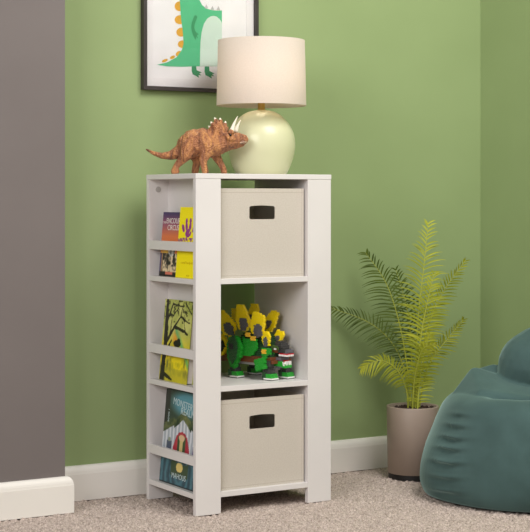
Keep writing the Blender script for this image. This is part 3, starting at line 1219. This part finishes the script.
head = hstep('head', M_BRICKDKGREY, [(HS - .024, HS + .004, -.019, .019, .066, .080), (HS - .020, HS + .014, -.018, .018, .080, .0865), (HS - .014, HS + .010, -.016, .016, .0865, .094), (HS - .012, HS + .004, -.013, .013, .094, .099),
                                       (HS - .008, HS + .018, -.014, .014, .074, .0815), (HS + .002, HS + .026, -.015, .015, .066, .076)])
for s in (1, -1):
    r = [(HS - .022, HS - .016, s * .019, s * .023, .074, .083), (HS - .017, HS - .008, s * .019, s * .023, .080, .0875), (HS - .009, HS + .002, s * .019, s * .023, .079, .0855),
         (HS + .001, HS + .006, s * .019, s * .023, .074, .082)]
    r = [(a, b, min(c, d), max(c, d), e, f) for a, b, c, d, e, f in r]
    hstep('brow', mat('brick_olive', (78, 100, 52), .35), r, head)
    l0, l1 = sorted((s * .019, s * .0225))
    hstep('eye', M_BRICKWHITE, [(HS - .012, HS - .003, l0, l1, .074, .079)], head)
    hstep('cheek', M_BRICKBROWN, [(HS - .026, HS + .002, l0, l1, .0655, .0735)], head)
    l0, l1 = sorted((s * .017, s * .0225))
    hstep('jaw_joint', M_BRICKGREEN, [(HS - .026, HS - .012, l0, l1, .053, .0655)], head)
hstep('snout', M_BRICKGREY, [(HS + .018, HS + .032, -.0145, .0145, .064, .076), (HS + .030, HS + .034, -.011, .011, .066, .073)], head)
hstep('upper_gum', M_BRICKRED, [(HS + .002, HS + .0335, -.0150, .0150, .0605, .0642)], head)
rows = []
for k in range(5):
    for l in (-.0158, .0118):
        rows.append((HS + .001 + k * .0064, HS + .0055 + k * .0064, l, l + .004, .0555, .0612))
for k in range(4):
    rows.append((HS + .030, HS + .0345, -.013 + k * .007, -.0085 + k * .007, .0555, .0612))
hstep('upper_teeth', M_BRICKWHITE, rows, head)
jaw = hstep('jaw', M_BRICKGREEN, [(HS - .030, HS + .016, -.0175, .0175, .026, .041), (HS - .024, HS - .008, -.0145, .0145, .038, .053), (HS + .004, HS + .026, -.0145, .0145, .022, .034)], head)
hstep('tongue', M_BRICKRED, [(HS - .006, HS + .020, -.009, .009, .036, .044)], jaw)
rows = []
for k in range(5):
    for l in (-.0155, .0115):
        z = .038 - .0018 * k
        rows.append((HS - .008 + k * .0066, HS - .0035 + k * .0066, l, l + .004, z - .003, z + .0075))
for k in range(4):
    rows.append((HS + .0215, HS + .0262, -.0125 + k * .0068, -.008 + k * .0068, .030, .0415))
hstep('lower_teeth', M_BRICKWHITE, rows, jaw)

# ------------------------------------------------------------------ potted palm
PY = 4.915
pc = at_depth(412.6, 0, PY)
pc.z = 0
kp = PY / F
palm = thing('potted_palm', 'feathery green palm in a taupe cylinder pot in the room corner', 'potted plant', pc)
R = 26.0 * kp
ph = .2265
bm = bmesh.new()
lathe(bm, [(R * .93, .0), (R * .93, .0165)], pc, 64)
obj('pot_base', bm, M_BLACK, palm, smooth=False)
bm = bmesh.new()
lathe(bm, [(R * .94, .0165), (R * .955, .017), (R, ph - .002), (R - .001, ph), (R - .006, ph), (R - .007, ph - .002), (R - .009, ph - .03), (.001, ph - .031)], pc, 72)
pot = obj('pot', bm, M_POT, palm, smooth=True)
bm = bmesh.new()
rn = random.Random(5)
lathe(bm, [(R - .0095, ph - .03), (R - .0095, ph - .0135), (R * .6, ph - .010), (R * .3, ph - .008), (.002, ph - .008)], pc, 48)
for v in bm.verts:
    if v.co.z > ph - .02:
        v.co.z += rn.uniform(-.003, .004)
for i in range(60):
    a, r = rn.uniform(0, 6.28), (R - .014) * sqrt(rn.random())
    ball(bm, (pc.x + r * cos(a), pc.y + r * sin(a), ph - .007), rn.uniform(.003, .0065), 1, (1.5, 1, .7), Matrix.Rotation(rn.uniform(0, 3), 4, 'Z'))
obj('soil', bm, M_SOIL, palm)


def catmull(pts, n):
    out = []
    for i in range(len(pts) - 1):
        p0, p1, p2, p3 = pts[max(i - 1, 0)], pts[i], pts[i + 1], pts[min(i + 2, len(pts) - 1)]
        for k in range(n):
            t = k / n
            out.append(0.5 * (2 * p1 + (p2 - p0) * t + (2 * p0 - 5 * p1 + 4 * p2 - p3) * t * t + (3 * p1 - p0 - 3 * p2 + p3) * t ** 3))
    out.append(pts[-1])
    return out


def frond(pix, lmax, start, npair, m, seed, roll=0.0, droop=.3, wid=.0048):
    """pix: control points (u, v, depth offset from the pot centre)"""
    rn = random.Random(seed)
    pts = catmull([at_depth(u, v, PY + d) for u, v, d in pix], 14)
    L = [0]
    for a, b in zip(pts, pts[1:]):
        L.append(L[-1] + (b - a).length)
    tot = L[-1]

    def at(s):
        s *= tot
        for i in range(len(pts) - 1):
            if L[i + 1] >= s or i == len(pts) - 2:
                f = (s - L[i]) / (L[i + 1] - L[i] + 1e-9)
                return pts[i].lerp(pts[i + 1], f), (pts[min(i + 1, len(pts) - 1)] - pts[max(i - 1, 0)]).normalized()
    bm = bmesh.new()
    n = len(pts)
    tube(bm, pts, [.0030 * (1 - .82 * i / (n - 1)) for i in range(n)], 8)
    st = obj('stalk', bm, M_STEM, palm, smooth=True)
    bm = bmesh.new()
    view = Vector((ST, CT, 0))
    npair = int(npair * .84)
    for k in range(npair):
        f = k / (npair - 1)
        s = start + (1 - start) * f
        p, tg = at(min(s, .995))
        side0 = tg.cross(view).normalized()
        side0 = (Matrix.Rotation(roll, 3, tg) @ side0)
        ln = lmax * (.45 + .55 * sin(pi * min(1, .12 + .62 * f + .02)) ** .8) * (1 - .62 * max(0, f - .55) / .45)
        for sg in (-1, 1):
            l_ = ln * rn.uniform(.88, 1.08)
            ang = radians(66 - 30 * f ** 1.5 + rn.uniform(-6, 6))
            dirv = (side0 * sg * sin(ang) + tg * cos(ang) + view * rn.uniform(-.22, .12)).normalized()
            q = p + tg * rn.uniform(-.003, .003)
            segs = 5
            prev = None
            nrm = dirv.cross(tg).normalized()
            for i in range(segs + 1):
                t = i / segs
                w = wid * (.35 + .65 * sin(pi * min(1, .2 + t * .75))) * (1 - t ** 3) * .5 + .0002
                c = q + dirv * (l_ * t) + Vector((0, 0, -1)) * (droop * l_ * t * t)
                dd = (dirv + Vector((0, 0, -2 * droop * t))).normalized()
                wv = dd.cross(nrm).normalized()
                fold = nrm * (w * .35)
                cur = [bm.verts.new(c + wv * w + fold), bm.verts.new(c), bm.verts.new(c - wv * w + fold)]
                if prev:
                    bm.faces.new((prev[0], cur[0], cur[1], prev[1]))
                    bm.faces.new((prev[1], cur[1], cur[2], prev[2]))
                prev = cur
    me = bpy.data.meshes.new('frond')
    bm.to_mesh(me)
    bm.free()
    o = link('frond', me, m, st, smooth=True)
    return st


frond([(414.6, 410, 0), (416, 360, -.005), (419, 310, 0), (424, 265, .02), (428.4, 223, .05)], .098, .30, 38, M_LEAFLIT, 1, .15, .32)
frond([(411.5, 409, .01), (407, 365, .02), (399, 322, .035), (386, 283, .045), (365.5, 252.5, .05)], .094, .34, 36, M_LEAFSHADED, 2, -.1, .38)
frond([(409.5, 409, .02), (405, 372, .04), (392, 343, .06), (368, 322, .07), (331, 308, .06)], .066, .24, 38, M_LEAFSHADED, 3, .2, .3)
frond([(408.2, 409, -.02), (406, 388, -.04), (396, 369, -.07), (380, 360.5, -.09), (362, 368, -.1)], .056, .3, 30, M_LEAFLIT, 4, .25, .4)
frond([(416.5, 410, .02), (420, 365, .03), (429, 325, .05), (442, 294, .06), (465, 261, .05)], .066, .34, 36, M_LEAFLIT, 5, .55, .2)
frond([(419, 409, -.01), (424, 380, -.01), (433, 358, 0), (446, 341, .0), (464, 319, -.01)], .058, .22, 32, M_LEAFLIT, 6, .55, .2)
frond([(417.5, 410, -.03), (419, 388, -.03), (421.5, 368, -.035), (425, 350, -.04), (430, 335, -.05)], .066, .1, 28, M_LEAFLIT, 7, .1, .35)
frond([(413, 409, .03), (412, 365, .05), (410, 330, .07), (405, 300, .08), (396, 270, .09)], .085, .34, 32, M_LEAFSHADED, 8, -.2, .36)
frond([(415.5, 410, -.02), (418, 365, -.03), (422, 330, -.03), (428, 300, -.03), (434, 274, -.02)], .088, .3, 32, M_LEAFLIT, 9, .2, .36)
frond([(412.5, 410, -.03), (414, 385, -.05), (418, 362, -.08), (424, 348, -.1), (436, 344, -.12)], .054, .3, 24, M_LEAFLIT, 10, .2, .4)

# ------------------------------------------------------------------ beanbag
BX, BY = 3.055, 3.545
bag = thing('beanbag_chair', 'slouchy teal velvet beanbag chair by the right wall', 'beanbag', (BX, BY, 0))


def blob(bm, prof, cx, cy, fn=None, n=96, sx=1.0, sy=1.0, tilt=(0, 0)):
    pr_ = spline(prof, 8)
    rings = []
    for r, z in pr_:
        ring = []
        for i in range(n):
            a = 2 * pi * i / n
            rr = max(.0005, r) + (fn(a, z) if fn else 0) * min(1, r / .08)
            ring.append(bm.verts.new((cx + tilt[0] * z + rr * cos(a) * sx, cy + tilt[1] * z + rr * sin(a) * sy, z)))
        rings.append(ring)
    for q, w in zip(rings, rings[1:]):
        for i in range(n):
            bm.faces.new([q[i], q[(i + 1) % n], w[(i + 1) % n], w[i]])
    bm.faces.new(list(reversed(rings[0])))
    bm.faces.new(rings[-1])


# the side seam, seen at the left edge of the bag, gathers the cloth in short horizontal puckers
A_SEAM = math.atan2(-.12, -1.0)


def pucker(a, z):
    d = (a - A_SEAM + pi) % (2 * pi) - pi
    w = exp(-((d + .13) / .19) ** 2)
    k = 0
    for zc, am in ((.045, .8), (.085, .7), (.128, 1.1), (.166, .9), (.197, .9), (.232, .7), (.262, .5)):
        q = z - zc - .02 * d
        k += am * (exp(-(q / .0058) ** 2) - .75 * exp(-((q + .0105) / .0075) ** 2))
    slow = .004 * sin(3 * a + 9 * z) + .003 * sin(5 * a - 14 * z + 1)
    return w * (.0105 * k - .003) + slow


bm = bmesh.new()
blob(bm, [(.001, .001), (.21, .001), (.283, .004), (.303, .022), (.312, .055), (.310, .1), (.299, .15), (.280, .2), (.262, .242), (.246, .272), (.224, .293), (.194, .304), (.160, .300), (.125, .282), (.06, .27), (.001, .27)], BX, BY, pucker)
main = bm
BD = BX * ST + BY * CT      # distance of the bag's middle along the view axis


def hull(parts):
    """rounded convex fold through balls (u, v, depth offset, radius)"""
    hb = bmesh.new()
    for u, v, d, r in parts:
        ball(hb, at_depth(u, v, BD + d), r, 3)
    res = bmesh.ops.convex_hull(hb, input=hb.verts)
    dead = [g for g in res['geom_interior'] if isinstance(g, bmesh.types.BMVert)]
    bmesh.ops.delete(hb, geom=dead, context='VERTS')
    m_ = bpy.data.meshes.new('h')
    hb.to_mesh(m_)
    hb.free()
    main.from_mesh(m_)
    bpy.data.meshes.remove(m_)


# the slumped upper fold, a wedge that overhangs the seat and dips towards the front
hull([(457, 399, .045, .022), (475.5, 376, .08, .024), (482, 398, -.075, .024), (510, 401, -.10, .022), (570, 410, -.13, .022), (570, 405, -.06, .026), (520, 395, .12, .04), (470, 395, .12, .03)])
# back rest lobe
hull([(533, 366, .06, .105), (541, 357, .07, .095), (520, 385, .05, .07), (570, 380, .06, .10)])
# small tuck of cloth between the two
hull([(484, 376, .09, .026), (494, 372, .10, .024), (500, 380, .08, .03)])
for v in main.verts:
    if v.co.z > .02:
        d_ = .5 * noise.noise(v.co * 17) + noise.noise(v.co * 8 + Vector((3, 1, 2)))
        v.co += Vector((.6, .5, .5)) * (.0075 * d_ * min(1, (v.co.z - .02) / .08))
    if v.co.x > XR - .03:
        v.co.x = XR - .03 + (v.co.x - XR + .03) * .1
seat = fused('cushion', main, M_TEAL, bag, .0040, 4, .5)

# ------------------------------------------------------------------ light
wd = bpy.data.worlds.new('world')
scene.world = wd
wd.use_nodes = True
bg = wd.node_tree.nodes['Background']
bg.inputs['Color'].default_value = (1.0, .98, .96, 1)
bg.inputs['Strength'].default_value = 0.36


def area(name, loc, target, size, power, color=(1, 1, 1), sy=None):
    l = bpy.data.lights.new(name, 'AREA')
    l.shape = 'RECTANGLE'
    l.size = size
    l.size_y = sy or size
    l.energy = power
    l.color = color
    o = bpy.data.objects.new(name, l)
    COL.objects.link(o)
    o.location = loc
    o.rotation_euler = (Vector(target) - Vector(loc)).to_track_quat('-Z', 'Y').to_euler()
    return o


area('key_light', (2.55, 1.95, 3.0), (2.3, 4.1, .7), 1.5, 78, (1, .975, .95), 1.3)  # unseen overhead key, placed from the direction of the shadows
area('left_fill_light', (-1.7, 1.2, 2.4), (2.2, 4.0, .6), 2.4, 116, (1, .985, .97), 1.8)  # added fill that lifts the shaded left sides; no window there
pl = bpy.data.lights.new('bulb_light', 'POINT')
pl.energy = 0.9
pl.color = (1, .80, .55)
pl.shadow_soft_size = .03
po = bpy.data.objects.new('bulb_light', pl)
COL.objects.link(po)
po.location = (lc.x, lc.y, H + sb + .085)

# ------------------------------------------------------------------ camera
cam = bpy.data.cameras.new('camera')
co = bpy.data.objects.new('camera', cam)
COL.objects.link(co)
co.location = (0, 0, HC)
co.rotation_euler = (pi / 2, 0, -TH)
cam.sensor_fit = 'HORIZONTAL'
cam.sensor_width = 36
cam.lens = F * 36 / 530
cam.shift_x = 0
cam.shift_y = -(266 - HY) / 530
cam.clip_start = .05
scene.camera = co
scene.view_settings.view_transform = 'Standard'
scene.view_settings.look = 'None'
scene.view_settings.gamma = 1
scene.view_settings.use_curve_mapping = False
scene.view_settings.exposure = 0.0
